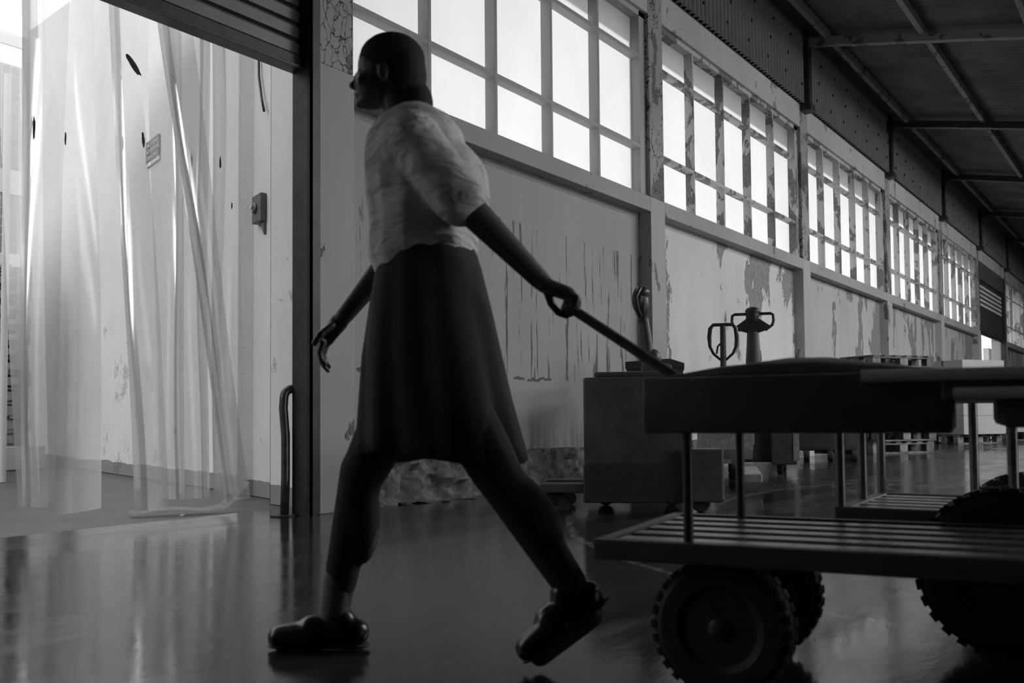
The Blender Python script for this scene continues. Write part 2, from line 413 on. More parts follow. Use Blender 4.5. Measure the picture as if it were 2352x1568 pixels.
# unseen hood outside, added to shade the top panes
s = MB(); s.box((.44, .42, 4.95), (45, .72, 5.03)); struct(s.build('trim_29', M['outer']), 'added hood outside that shades the top panes', 'hood')
# plinth of broken concrete along the foot of the wall
def rough_strip(x0, x1, seed, name, depth=.05, amp=.05):
    bm = bmesh.new(); nx = int((x1-x0)/.035); nz = 12; rows = []
    for i in range(nx+1):
        x = x0+(x1-x0)*i/nx; col = []
        zt = .33+.03*noise.noise(Vector((x*3, seed, 0)))
        for j in range(nz+1):
            z = zt*j/nz; e = noise.fractal(Vector((x*5, seed, z*8)), 1.0, 2.0, 5)
            y = .15-depth - amp*.5 - amp*e*(1 if 0 < j < nz else .4) - (.05*(1-j/nz)**3)
            col.append(bm.verts.new((x, y, z)))
        col.append(bm.verts.new((x, .2, zt))); rows.append(col)
    for A, B in zip(rows, rows[1:]):
        for j in range(len(A)-1): bm.faces.new((A[j], B[j], B[j+1], A[j+1]))
    s = MB(); s.bm.free(); s.bm = bm; return s
for k, (a, b) in enumerate(BAYS):
    if k == DOORBAY: continue
    s = rough_strip(a, b, k*3.7, 'x', .05, .07 if k == 0 else .02)
    struct(s.build('baseboard_%d' % k, M['plinth'], smooth=.6), 'crumbling concrete plinth along the wall foot', 'plinth')

# corrugated cladding above the beams, one sheet run per bay, and posts
def corr_sheet(x0, x1, pitch, amp, y, z0, z1, per=6):
    bm = bmesh.new(); n = int((x1-x0)/pitch*per); pr_ = None
    for i in range(n+1):
        x = x0+(x1-x0)*i/n; yy = y+amp*math.sin(2*PI*x/pitch)
        A = bm.verts.new((x, yy, z0)); B = bm.verts.new((x, yy, z1)); A2 = bm.verts.new((x, yy+.006, z0))
        if pr_: bm.faces.new((pr_[0], A, B, pr_[1])); bm.faces.new((pr_[2], A2, A, pr_[0]))
        pr_ = (A, B, A2)
    s = MB(); s.bm.free(); s.bm = bm; return s
X_POST = [.2] + [4.9+4.88*k for k in range(9)]
nail = []
for k in range(9):
    x0, x1 = X_POST[k]+.12, X_POST[k+1]-.08
    s = corr_sheet(x0, x1, .115, .030, -.05, 5.24, 6.42)
    o = struct(s.build('wall_cladding', M['corr'], smooth=True), 'corrugated sheet cladding over the window beam', 'wall')
    nl = MB()
    for r in range(3):
        for i in range(7):
            xx = x0+.35+(x1-x0-.5)*i/6.+.12*r; nl.box((xx-.014, -.088, 5.42+.3*r+.01*i), (xx+.014, -.07, 5.455+.3*r+.01*i))
    nl.build('fixing_bolts', M['steel'], o)
    bk = MB(); bk.box((x0-.2, .0, 5.26), (x1+.1, .05, 6.5)); struct(bk.build('wall_backing', M['steel']), 'dark lining behind the cladding', 'wall')
for k, x in enumerate(X_POST):
    s = MB(); s.box((x-.06, -.13, 5.22), (x+.07, .0, 6.3)); s.box((x-.1, -.16, 5.14), (x+.12, .02, 5.24)); s.box((x-.13, -.15, 6.0), (x+.02, -.05, 6.2))
    struct(s.build('trim_%d' % (50+k), M['steel']), 'dark steel post at the top of the wall', 'post')

# ------------------------------------------------------------------ roof
def zr(y): return 6.36+.2*y
def corr_roof(name, y0, z0, y1, z1, xa, xb, pitch=.15, amp=.022, hole=None):
    bm = bmesh.new(); n = int((xb-xa)/pitch*6); ys = [0, 1]
    if hole: ys = [0, hole[2], hole[3], 1]
    prev = None
    for i in range(n+1):
        x = xa+(xb-xa)*i/n; dz = amp*math.sin(2*PI*x/pitch)
        cur = [bm.verts.new((x, y0+(y1-y0)*t, z0+(z1-z0)*t+dz)) for t in ys]
        if prev:
            for j in range(len(ys)-1):
                if hole and j == 1 and hole[0] < x < hole[1]: continue
                bm.faces.new((prev[j], cur[j], cur[j+1], prev[j+1]))
        prev = cur
    s = MB(); s.bm.free(); s.bm = bm; return struct(s.build(name, M['roof'], smooth=True), 'dark corrugated roof sheets', 'roof')
corr_roof('ceiling_near_slope', .75, zr(.75)+.02, -5.2, zr(-5.2)+.02, -16, 46)
corr_roof('ceiling_far_slope', -5.2, zr(-5.2)+.02, -11.4, 7.4, -16, 46, hole=(5.5, 18.5, .45, .85))
pk = 60
for y in (-.42, -1.72, -3.02, -4.3):
    s = MB(); z = zr(y)-.07
    s.box((-16, y-.035, z-.07), (46, y+.035, z+.05))
    # battered lower flange of the purlin
    struct(s.build('trim_%d' % pk, M['rafter']), 'timber purlin under the roof sheets', 'purlin'); pk += 1
for k, x in enumerate(X_POST):
    s = MB(); n = 28; poly_t = []; rnd = random.Random(k)
    # rafter running down the slope from the wall head
    ax = x-.04
    for i in range(n):
        ya = .0-5.2*i/n; yb = .0-5.2*(i+1)/n; j = .008*rnd.random()
        za, zb = zr(ya)-.11, zr(yb)-.11
        vs = [(ax-.06, ya, za-.12-j), (ax+.06, ya, za-.12-j), (ax+.06, ya, za-.0), (ax-.06, ya, za)]
        A = [s.bm.verts.new(v) for v in vs]; B = [s.bm.verts.new((v[0], yb, v[2]-ya*.2+yb*.2)) for v in vs]
        for q in range(4): s.bm.faces.new((A[q], A[(q+1) % 4], B[(q+1) % 4], B[q]))
    struct(s.build('trim_%d' % pk, M['rafter'] if k in (2, 0) else M['steel']), 'sloping rafter carrying the roof', 'rafter'); pk += 1
# rest of the hall shell, plus an unseen yard wall added to block low sky
for nm, a, b in (('wall_opposite', (-16, -11.4, 0), (-.3, -11.2, 7.6)), ('wall_opposite', (3.3, -11.4, 0), (46, -11.2, 4.25)), ('wall_opposite', (-.3, -11.4, 3.8), (3.3, -11.2, 7.6)), ('wall_opposite', (3.3, -11.4, 5.55), (46, -11.2, 7.6)), ('wall_opposite', (3.3, -11.4, 4.25), (5.4, -11.2, 5.55)), ('wall_opposite', (25.7, -11.4, 4.25), (46, -11.2, 5.55)),
                 ('wall_near_end', (-16.2, -11.4, 0), (-16, .6, 7.6)), ('wall_far_end', (46, -11.4, 0), (46.2, .6, 7.6)), ('wall_door_side', (-16, .0, 0), (-5.6, .4, 6.6)), ('wall_over_door', (-5.6, .12, 4.4), (.12, .42, 6.5)),
                 ('wall_yard_sky_screen', (-12.5, .6, 0), (-12.2, 30, 3.5))):
    s = MB(); s.box(a, b); struct(s.build(nm, M['greypaint']), 'dark plain wall', 'wall')

# ------------------------------------------------------------------ near doorway: guide channel, rolled shutter
s = MB(); s.box((-.015, -.06, 0), (.012, .1, 5.2)); s.box((.012, -.035, 0), (.10, .12, 5.2), .004); s.box((-.015, -.06, 0), (.045, -.035, 5.2))
struct(s.build('door_1_guide', M['jamb']), 'dark steel guide channel of the roller shutter', 'door frame')
dr = bpy.data.objects.new('door_1', None); COL.objects.link(dr); struct(dr, 'half-raised roller shutter over the strip curtain', 'door')
s = MB(); z = 2.93; X0, X1 = -5.6, 0.0
while z < 4.45:
    # curved interlocking slat profile
    prof = [(.06, z), (.035, z+.01), (.03, z+.075), (.06, z+.088), (.055, z+.1), (.075, z+.103), (.08, z)]
    s.prism([(X0, y, zz) for y, zz in prof], (X1-X0, 0, 0)); z += .1045
s.build('shutter_panel', M['shutter'], dr)
s = MB(); s.box((X0, .02, 2.845), (X1, .09, 2.93), .006); s.box((X0, .0, 2.835), (X1, .11, 2.857), .003); s.build('bottom_rail', M['steel'], dr)

# ------------------------------------------------------------------ strip curtain
CUR = [  # x at top, x at bottom (left, right), plane depth, bottom height, label, sway
    ((-1.70, -1.50), (-1.525, -1.42), .50, .16, 'leftmost clear plastic strip, bunched beside the stacked pallets', .02),
    ((-1.60, -1.33), (-1.53, -1.36), .44, .15, 'second clear plastic strip from the left, narrowing to the floor', -.03),
    ((-1.46, -1.15), (-1.40, -1.09), .47, .11, 'wide clear strip left of the first bare stripe of wall', .02),
    ((-1.11, -.93), (-.91, -.67), .43, .08, 'wide clear strip slanting right between the two bare stripes of wall', .03),
    ((-.78, -.55), (-.70, -.52), .50, .13, 'clear strip hanging over the right part of the small sign', -.02),
    ((-.80, -.56), (-.24, -.07), .41, .09, 'long clear strip slanting down to the right to the floor', .03),
    ((-.55, -.33), (-.52, -.32), .53, .12, 'straight clear strip in front of the grey reveal', .01),
    ((-.34, -.11), (-.33, -.10), .48, .12, 'rightmost clear plastic strip beside the wall switch', .015)]
def strip(top, bot, y, zb, sway, seed):
    bm = bmesh.new(); nz, nx = 34, 8; F_ = []; B_ = []
    for j in range(nz+1):
        t = j/nz; z = 4.3+(zb-4.3)*t; tt = max(0, (t-.3)/.7)
        xl = top[0]+(bot[0]-top[0])*tt; xr = top[1]+(bot[1]-top[1])*tt; rf = []; rb = []
        for i in range(nx+1):
            u = i/nx; x = xl+(xr-xl)*u
            bow = .035*(4*u*(1-u))*(1 if seed % 2 else -1) + sway*math.sin(3.0*t+seed) + .012*math.sin(9*t+2*u+seed)
            zz = z - (.02*math.sin(seed*2.1)*(u-.5) if j == nz else 0)
            rf.append(bm.verts.new((x, y+bow, zz)))
        F_.append(rf)
    for j in range(nz):
        for i in range(nx): bm.faces.new((F_[j][i], F_[j][i+1], F_[j+1][i+1], F_[j+1][i]))
    s = MB(); s.bm.free(); s.bm = bm; return s
MARKS = {3: [(-.965, 2.66, .045, .14, .75), (-.90, 2.24, .02, .09, .1)], 0: [(-1.50, 2.17, .015, .14, .0)], 1: [(-1.36, 2.14, .01, .08, 0)], 6: [(-.50, 2.22, .012, .09, 0)], 7: [(-.325, 2.24, .014, .08, 0), (-.235, 1.98, .01, .05, 0)]}
def mark(name, x, y, z, w_, h_, rot, parent):
    s = MB(); n = 14; pts = []; rnd = random.Random(int(x*1000))
    for i in range(n):
        a = 2*PI*i/n; r = .75+.35*rnd.random(); px, pz = w_*r*math.cos(a), h_*.5*r*math.sin(a)
        pts.append((x+px*math.cos(rot)-pz*math.sin(rot), y, z+px*math.sin(rot)+pz*math.cos(rot)))
    s.prism(pts, (0, -.002, 0)); return s.build(name, M['mud'], parent)
for i, (t, b, y, zb, lab, sw) in enumerate(CUR):
    s = strip(t, b, y, zb, sw, i); o = s.build('plastic_strip', M['pvc'], smooth=True)
    tag(o, lab, 'plastic strip', 'clear plastic strips of the door curtain')
    for mk in MARKS.get(i, []): mark('dirt_mark', mk[0], y-.055, mk[1], mk[2]*.5, mk[3], mk[4], o)
s = MB(); s.box((-1.95, .38, 4.28), (-.02, .56, 4.34)); tag(s.build('curtain_rail', M['steel']), 'steel rail the plastic strips hang from, above the shutter edge', 'rail')
# a strip lying curled on the floor
s = MB(); bm = s.bm; prev = None
for j in range(22):
    t = j/21.; x = -.62+.62*t; z = .012+.02*abs(math.sin(5*t))+(.16*(t-.8)/.2 if t > .8 else 0); yy = .95-.35*t
    A = [bm.verts.new((x, yy-.07, z)), bm.verts.new((x+.05, yy+.09, z+.01))]
    B = [bm.verts.new((x, yy-.07, z+.004)), bm.verts.new((x+.05, yy+.09, z+.014))]
    if prev: bm.faces.new((prev[0][0], A[0], A[1], prev[0][1])); bm.faces.new((prev[1][0], B[0], B[1], prev[1][1]))
    prev = (A, B)
tag(s.build('fallen_strip', M['pvc'], smooth=True), 'curled plastic strip lying on the floor by the wall corner', 'plastic strip')

# ------------------------------------------------------------------ yard wall seen through the curtain
def wall_seg(name, A, B, mat, h=7.2, th=.25):
    A = Vector((*A, 0)); B = Vector((*B, 0)); d = (B-A).normalized(); n = Vector((d.y, -d.x, 0))*th
    s = MB(); s.prism([A, B, B+n, A+n], (0, 0, h)); return struct(s.build(name, mat), 'white rendered wall outside the door', 'wall')
wall_seg('wall_yard_jamb', (.105, .12), (.33, .40), M['outer_smooth'], 5.2, .12)
wall_seg('wall_yard_corner', (.33, .395), (.46, .88), M['outer_smooth'], 5.2)
wall_seg('wall_yard_reveal', (.755, 1.23), (.925, 1.70), M['outer_smooth'], 5.2, .3)
wall_seg('wall_yard_pier', (.80, 1.68), (1.0, 1.90), M['outer'], 5.2, .3)
s = MB(); A = Vector((1.03, 1.95, 0)); B = Vector((3.75, 10.9, 0)); nn = Vector((.238, -.072, 0))
s.prism([A, B, B+Vector((0, 0, 7.08)), A+Vector((0, 0, 5.29))], nn); struct(s.build('wall_yard_side', M['outer']), 'long white roughcast wall outside the door', 'wall')
s = MB(); s.prism([(.455, .875, 0), (.757, 1.228, 0), (1.0, 1.1, 0), (.7, .75, 0)], (0, 0, 5.2)); struct(s.build('wall_yard_step', M['outer_smooth']), 'white rendered wall outside the door', 'wall')

# switch box, cable, pipe
DX, DY = (.925-.755), (1.70-1.23); L_ = math.hypot(DX, DY); wd = Vector((DX/L_, DY/L_, 0)); wn = Vector((-wd.y, wd.x, 0))
sw = empty('wall_switch', (.815, 1.405, 2.17), math.atan2(wd.y, wd.x), 'dark corroded switch box on the white wall outside the door', 'switch')
s = MB(); s.box((-.10, 0, 0), (.10, .05, .22), .006); s.prism([(-.09, 0, 0), (-.02, 0, 0), (-.02, 0, -.03), (-.09, 0, -.11)], (0, .02, 0)); s.build('housing', M['blackpaint'], sw)
s = MB(); s.lathe([(.045, 0), (.045, .01), (.03, .02)], (.02, .05, .115), (0, 1, 0), 18); s.build('knob', M['black'], sw)
s = MB(); s.lathe([(.013, 0), (.013, .012)], (.05, .066, .125), (0, 1, 0), 12); s.build('button', M['whiteframe'], sw)
s = MB(); s.tube([(.83, 1.50, 3.95), (.82, 1.46, 3.6), (.80, 1.43, 3.35), (.77, 1.36, 3.15), (.745, 1.30, 3.03)], .010, 8)
tag(s.build('cable', M['cableblack'], smooth=True), 'loose black cable dangling down the white wall', 'cable')
s = MB(); pts = [(-.06, .12, 0), (-.06, .11, .25), (-.052, .12, .5), (-.07, .12, .68), (-.065, .12, .735)]
for i in range(6):
    a = PI*.5*i/5; pts.append((-.065+.06*(1-math.cos(a))+.0, .12, .735+.06*math.sin(a)+.005))
pts.append((.03, .11, .80)); s.tube(pts, .028, 12)
pp = tag(s.build('bent_pipe', M['pipe'], smooth=True), 'dark bent steel pipe standing beside the shutter guide', 'pipe')
s = MB(); s.lathe([(.09, 0), (.09, .008), (.03, .012)], (-.06, .12, 0), (0, 0, 1), 18); s.build('base_plate', M['steel'], pp)

# small sign on the yard wall
def text_obj(txt, size, loc, rot, mat, parent):
    c = bpy.data.curves.new('t', 'FONT'); c.body = txt; c.size = size; c.extrude = .0008; c.align_x = 'LEFT'
    o = bpy.data.objects.new('tmp', c); COL.objects.link(o); dg = bpy.context.evaluated_depsgraph_get()
    me = bpy.data.meshes.new_from_object(o.evaluated_get(dg)); bpy.data.objects.remove(o)
    t = link('lettering', me, mat, parent); t.location = loc; t.rotation_euler = rot; return t
sd = Vector((2.72, 8.95, 0)).normalized(); rz = math.atan2(-sd.y, -sd.x)
sg = empty('wall_sign', (1.79, 4.47, 3.33), rz, 'small dark notice with white lettering on the white yard wall', 'sign')
s = MB(); s.box((-.02, -.012, .03), (.44, -.001, .26)); s.build('board', M['sign'], sg)
s = MB(); s.box((-.02, -.012, -.01), (.44, -.002, .03)); s.build('white_border', M['signwhite'], sg)
for i, tx in enumerate(('NÃO FUMAR', 'NO SMOKING', 'POR FUMAR')):
    text_obj(tx, .072, (0, -.014, .19-.07*i), (PI/2, 0, 0), M['signwhite'], sg)

# ------------------------------------------------------------------ pallets
def make_pallet(name='pallet', hgt=.2, wx=1.35, wy=1.1):
    root = bpy.data.objects.new(name, None); COL.objects.link(root)
    for i in range(6):
        x = -wx/2+.02+(wx-.12-.04)*i/5; s = MB(); s.box((x, -wy/2, hgt-.026), (x+.12, wy/2, hgt), .002); s.build('deck_board', M['wood'], root)
    for y in (-wy/2, -.06, wy/2-.12):
        s = MB(); s.box((-wx/2, y, hgt-.052), (wx/2, y+.12, hgt-.027), .002); s.build('stringer_board', M['wood'], root)
        s = MB(); s.box((-wx/2, y, .0), (wx/2, y+.12, .024), .002); s.build('bottom_board', M['wood'], root)
        for x in (-wx/2, -.08, wx/2-.16):
            s = MB(); s.box((x, y+.002, .025), (x+.16, y+.118, hgt-.053), .003); s.build('block', M['woodlight'] if random.random() < .35 else M['wood'], root)
    return root
P0 = make_pallet('pallet', .19, 1.27, .75)
def place_pallet(first, loc, rz, lab, grp):
    o = P0 if first else copy_tree(P0); o.location = loc; o.rotation_euler = (0, 0, rz); tag(o, lab, 'pallet', grp); return o
# stack inside: front face from (12.1,-.27) to (13.27,-.98)
dirx = Vector((1.17, -.71)).normalized(); rzp = math.atan2(dirx.y, dirx.x); perp = Vector((.52, .854))
cx, cy = 11.72, -.62
names = ['bottom', 'second from the floor', 'third from the floor', 'fourth from the floor', 'fifth from the floor', 'sixth from the floor', 'second from the top', 'topmost']
for i in range(8):
    place_pallet(i == 0, (cx+.03*math.sin(i*2), cy+.02*math.cos(i*3), i*.1935), rzp+.02*math.sin(i*1.7), 'dark timber pallet, %s in the stack by the hall wall' % names[i], 'pallets stacked by the hall wall')
# stack outside, seen past the edge of the curtain
nm2 = ['bottom', 'second', 'third', 'fourth', 'fifth', 'sixth', 'seventh', 'eighth', 'ninth', 'tenth', 'eleventh', 'topmost']
for i in range(12):
    place_pallet(False, (1.70+.03*math.sin(i*1.9), 8.12+.02*math.cos(i), .3+i*.1935), 1.1-PI/2+.03*math.sin(i*2.3), 'grey timber pallet out in the yard, %s of the tall stack' % (nm2[i] if i in (0, 11) else nm2[i]+' from the bottom'), 'pallets stacked in the yard')
s = MB(); s.box((1.0, 7.55, 0), (2.35, 8.75, .3), .01); tag(s.build('concrete_block', M['carton']), 'pale concrete plinth block under the yard pallets', 'block')
s = MB(); s.cyl((.70, 5.27, 0), (.70, 5.27, 4.2), .036, 14); tag(s.build('white_pole', M['whiteframe'], smooth=.6), 'white pole in the yard before the stacked pallets', 'pole')
# open shed with mesh front at the back of the yard
s = MB(); s.box((-12, 15.0, 0), (9, 15.3, 8)); struct(s.build('wall_yard_shed', M['greypaint']), 'dark shed wall closing the yard', 'wall')
fe = empty('mesh_fence', (1.6, 11.25, 3.5), 0.0, 'wire mesh panel above the yard pallets at the left edge', 'fence')
s = MB(); s.box((-2.6, -.04, -.45), (2.4, .04, -.1)); s.box((-2.6, -.03, .9), (2.4, .03, 1.3)); s.box((-2.6, -.03, 3.4), (2.4, .03, 3.6)); s.build('rail', M['whiteframe'], fe)
s = MB(); 
for x in (-2.5, 0, 2.3): s.box((x-.05, -.05, -3.5), (x+.05, .05, 3.6))
s.build('post', M['whiteframe'], fe)
s = MB()
for i in range(33): s.box((-2.6+.15*i, -.004, -.1), (-2.594+.15*i, .004, 3.4))
for i in range(24): s.box((-2.6, -.004, -.1+.15*i), (2.4, .004, -.094+.15*i))
s.build('wire_mesh', M['whiteframe'], fe)

# ------------------------------------------------------------------ far roller door bay
a, b = BAYS[DOORBAY]
d2 = bpy.data.objects.new('door_2', None); COL.objects.link(d2); struct(d2, 'partly lowered roller shutter in the far bay', 'door')
s = MB(); z = 2.98
while z < 4.45:
    s.prism([(a, y, zz) for y, zz in [(.12, z), (.10, z+.01), (.10, z+.05), (.12, z+.062), (.14, z+.062), (.14, z)]], (b-a, 0, 0)); z += .0655
s.build('shutter_panel', M['shutter'], d2)
s = MB(); s.box((a, .08, 2.88), (b, .15, 2.98), .005); s.build('bottom_rail', M['steel'], d2)
for i in range(5):
    s = MB(); s.box((a+.05, .085, 3.70+.13*i), (b-.05, .095, 3.775+.13*i)); s.build('vision_strip', M['signwhite'], d2)
s = MB(); s.box((a, .02, 4.42), (b, .3, 4.92), .006); s.build('shutter_housing', M['greypaint'], d2)
s = MB(); s.box((a-.02, .0, 0), (a+.06, .14, 4.9)); s.box((b-.06, 0, 0), (b+.02, .14, 4.9)); s.build('guide', M['steel'], d2)
for i in range(5):
    s = strip((a+.1+.45*i, a+.52+.45*i), (a+.1+.45*i, a+.52+.45*i), .5, .1, .01, i+11)
    tag(s.build('plastic_strip', M['pvc'], smooth=True), 'clear plastic strip hanging in the far roller doorway, %s from the left' % ('first', 'second', 'third', 'fourth', 'fifth')[i], 'plastic strip', 'clear plastic strips in the far doorway')
s = MB(); s.box((a+.05, .42, 4.28), (a+2.5, .56, 4.34)); tag(s.build('curtain_rail', M['steel']), 'steel rail of the strip curtain in the far roller doorway', 'rail')
s = MB(); s.box((36.5, 1.6, 0), (52, 1.8, 3.2)); struct(s.build('wall_far_yard', M['outer_smooth']), 'white wall beyond the far doorway', 'wall')
# cartons on pallets near the far wall
def carton_stack(x, y, rz, n, wx, wy, hh, z0, where):
    pal = place_pallet(False, (x, y, 0), rz, 'timber pallet under the pale cartons %s' % where, 'pallets under the cartons')
    for i in range(n):
        c = empty('carton', (x, y, z0+i*(hh+.004)), rz, 'pale cardboard carton, %s %s' % (('lowest', 'second', 'third', 'fourth', 'top')[i] if i < n-1 else 'top', where), 'carton', 'pale cartons '+where)
        s = MB(); s.box((-wx/2, -wy/2, 0), (wx/2, wy/2, hh), .008); s.build('box', M['carton'], c)
        s = MB(); s.box((-wx/2-.002, -.03, hh-.12), (wx/2+.002, .03, hh+.003)); s.build('tape', M['greypaint'], c)
carton_stack(17.6, -.75, rzp, 4, 1.2, 1.0, .38, .195, 'behind the pallet stack')
carton_stack(20.6, -1.3, rzp-.1, 4, 1.3, 1.1, .36, .195, 'seen right of the trolley post')
carton_stack(24.8, -2.0, rzp, 5, 1.6, 1.1, .38, .195, 'at the far right')

# ------------------------------------------------------------------ trucks by the wall
def wheel_bm(c, r, w_, axis, n=32):
    s = MB(); h = w_/2
    s.lathe([(r*.35, -h), (r*.88, -h), (r*.97, -h*.8), (r, -h*.4), (r, h*.4), (r*.97, h*.8), (r*.88, h), (r*.35, h)], c, axis, n); return s
# 1: electric pallet truck, big dark body
e1 = empty('electric_pallet_truck', (1.53, -1.57, 0), .487-PI/2, 'large dark electric pallet truck with an upright tiller, left of the row', 'pallet truck')
s = MB(); s.box((-.37, -.3, .30), (.30, .3, .86), .02); s.box((-.30, -.26, .86), (.20, .26, .895), .015); s.build('body', M['blackpaint'], e1, smooth=.6)
s = MB(); s.box((-.375, -.31, .06), (.32, .31, .31), .012); s.build('skirt', M['black'], e1)
s = MB(); s.box((.26, -.36, .07), (.50, -.1, .40), .015); s.build('battery_box', M['blackpaint'], e1)
for x, y in ((.36, -.24), (-.25, .2), (.2, .2)):
    wheel_bm((x, y, .06), .06, .07, (0, 1, 0), 24).build('wheel', M['rubber'], e1, smooth=.6)
for y in (-.2, .2):
    s = MB(); s.box((-.66, y-.08, .12), (-.37, y+.08, .18), .01); s.build('fork', M['blackpaint'], e1)
    s = MB(); s.box((-.62, y-.03, .03), (-.5, y+.03, .13)); s.build('fork_leg', M['steel'], e1)
    wheel_bm((-.5, y, .045), .045, .07, (0, 1, 0), 20).build('fork_wheel', M['rubber'], e1, smooth=.6)
s = MB(); s.tube([(.045, 0, .87), (.05, 0, 1.0), (.035, 0, 1.15), (.02, 0, 1.27)], [.045, .042, .036, .033], 16); s.ell((.085, 0, .99), (.05, .06, .065)); s.box((-.0, -.09, .84), (.20, .09, .95), .02); s.build('tiller_arm', M['blackpaint'], e1, smooth=.7)
s = MB(); s.ell((.015, 0, 1.355), (.048, .07, .115)); s.ell((.012, 0, 1.43), (.058, .08, .05)); s.ell((-.01, -.02, 1.38), (.045, .06, .09)); s.cap((.02, 0, 1.24), (.018, 0, 1.3), .035, .04); s.build('tiller_head', M['black'], e1, remesh=.008, sm=3)
s = MB(); s.tube([(.0, -.07, 1.27), (-.02, -.12, 1.32), (-.03, -.14, 1.39), (-.0, -.10, 1.45), (.0, .10, 1.45), (-.03, .14, 1.39), (-.02, .12, 1.32), (0, .07, 1.27)], .015, 8); s.build('tiller_grip', M['black'], e1, smooth=True)

# low dark bin behind it
bn = empty('lidded_bin', (3.42, -.72, 0), .443-PI/2, 'low grey lidded bin with a small knob, beside the hand pallet truck', 'bin')
s = MB(); s.prism([(-.22, -.24, 0), (.22, -.24, 0), (.24, -.25, 1.02), (-.24, -.25, 1.02)], (0, .48, 0)); s.build('body', M['greypaint'], bn)
s = MB(); s.prism([(-.25, -.27, 1.02), (.25, -.27, 1.02), (.25, -.27, 1.06), (.13, -.27, 1.10), (-.25, -.27, 1.08)], (0, .52, 0)); s.build('lid', M['blackpaint'], bn)
s = MB(); s.box((-.09, -.1, 1.08), (0, .0, 1.15), .01); s.build('knob', M['blackpaint'], bn)

# 2: hand pallet truck with looped handle
h2 = empty('hand_pallet_truck', (4.43, -.93, 0), .405, 'hand pallet truck with a slim looped handle and pale chassis', 'pallet truck')
s = MB(); s.tube([(0.0, 0, .3), (-.02, 0, .8), (-.08, 0, 1.47)], [.035, .032, .026], 10); s.build('handle_shaft', M['blackpaint'], h2, smooth=.7)
lp = [(-.052, 0, 1.12), (-.055, .09, 1.2), (-.062, .122, 1.27), (-.07, .128, 1.36), (-.078, .118, 1.44), (-.083, .09, 1.475), (-.083, -.09, 1.475), (-.078, -.118, 1.44), (-.07, -.128, 1.36), (-.062, -.122, 1.27), (-.055, -.09, 1.2)]
rs = [.014, .014, .016, .021, .021, .017, .017, .021, .021, .016, .014]
s = MB(); s.tube(lp, rs, 10, closed=True); s.build('handle_loop', M['black'], h2, smooth=True)
s = MB(); s.tube([(-.06, .02, 1.3), (-.06, .05, 1.27), (-.055, .062, 1.2)], .01, 6); s.build('release_lever', M['black'], h2, smooth=True)
s = MB(); s.prism([(-.14, -.06, .16), (.10, -.06, .16), (-.02, -.06, .62), (-.16, -.06, .62)], (0, .12, 0)); s.prism([(-.35, -.25, .3), (-.14, -.25, .2), (-.14, -.25, .62), (-.35, -.25, .6)], (0, .5, 0)); s.build('chassis', M['lightpaint'], h2)
s = MB(); s.box((-.34, -.262, .34), (-.2, -.25, .55)); s.build('label_plate', M['carton'], h2)
s = MB()
for i in range(4): s.box((-.32, -.266, .37+.045*i), (-.23, -.262, .39+.045*i))
s.build('label_print', M['blackpaint'], h2)
wheel_bm((.0, -.07, .115), .115, .06, (0, 1, 0)).build('wheel', M['rubber'], h2, smooth=.6); wheel_bm((.0, .07, .115), .115, .06, (0, 1, 0)).build('wheel', M['rubber'], h2, smooth=.6)
s = MB(); s.tube([(.115*math.cos(a*PI/14)*.97, -.103, .115+.112*math.sin(a*PI/14)) for a in range(28)], .004, 6, closed=True); s.build('wheel_rim', M['tube'], h2)
s = MB(); s.cap((0, 0, .25), (0, 0, .5), .055, .05); s.build('pump', M['greypaint'], h2, smooth=True)
for y in (-.2, .2):
    s = MB(); s.box((-1.4, y-.08, .07), (-.2, y+.08, .14), .01); s.build('fork', M['lightpaint'], h2)

# 3: electric pallet truck with winged handle
e3 = empty('electric_pallet_truck', (5.75, -.72, 0), .37, 'dark electric pallet truck with a winged looped tiller handle', 'pallet truck')
s = MB(); s.box((-.3, -.40, .12), (.3, .36, .98), .04); s.box((-.28, -.33, .98), (.15, .33, 1.12), .04); s.build('body', M['blackpaint'], e3, smooth=.6)
s = MB(); s.box((-.42, -.42, .1), (-.29, -.16, .85), .015); s.build('side_cabinet', M['greypaint'], e3)
s = MB(); s.box((-.43, -.44, .14), (-.37, -.38, .84)); s.build('corner_guard', M['lightpaint'], e3)
for x, y in ((-.22, -.25), (.22, -.3), (-.22, .25), (.22, .2)):
    wheel_bm((x, y, .08), .08, .06, (0, 1, 0), 24).build('wheel', M['rubber'], e3, smooth=.6)
s = MB(); s.tube([(-.02, 0, .9), (0, 0, 1.2), (.0, 0, 1.34), (0, 0, 1.52)], [.075, .082, .072, .062], 16, flat=.75); s.cap((.06, -.05, 1.22), (.06, -.05, 1.3), .04, .035); s.build('tiller_arm', M['blackpaint'], e3, smooth=.7)
# in the tiller plane: y across, z up
s = MB(); s.ell((0, 0, 1.70), (.055, .075, .09)); s.ell((0, 0, 1.745), (.06, .082, .05)); s.prism([(-.03, -.2, 1.57), (-.03, -.08, 1.655), (-.03, .08, 1.655), (-.03, .2, 1.57), (-.03, .13, 1.53), (-.03, .05, 1.505), (-.03, -.05, 1.505), (-.03, -.13, 1.53)], (.06, 0, 0)); s.build('tiller_head', M['black'], e3, remesh=.01, sm=4)
for sg_ in (-1, 1):
    s = MB(); s.tube([(0, sg_*.05, 1.715), (0, sg_*.19, 1.715), (0, sg_*.215, 1.70), (0, sg_*.22, 1.64), (0, sg_*.205, 1.59), (0, sg_*.13, 1.535)], .0165, 10); s.build('grip_loop', M['black'], e3, smooth=True)
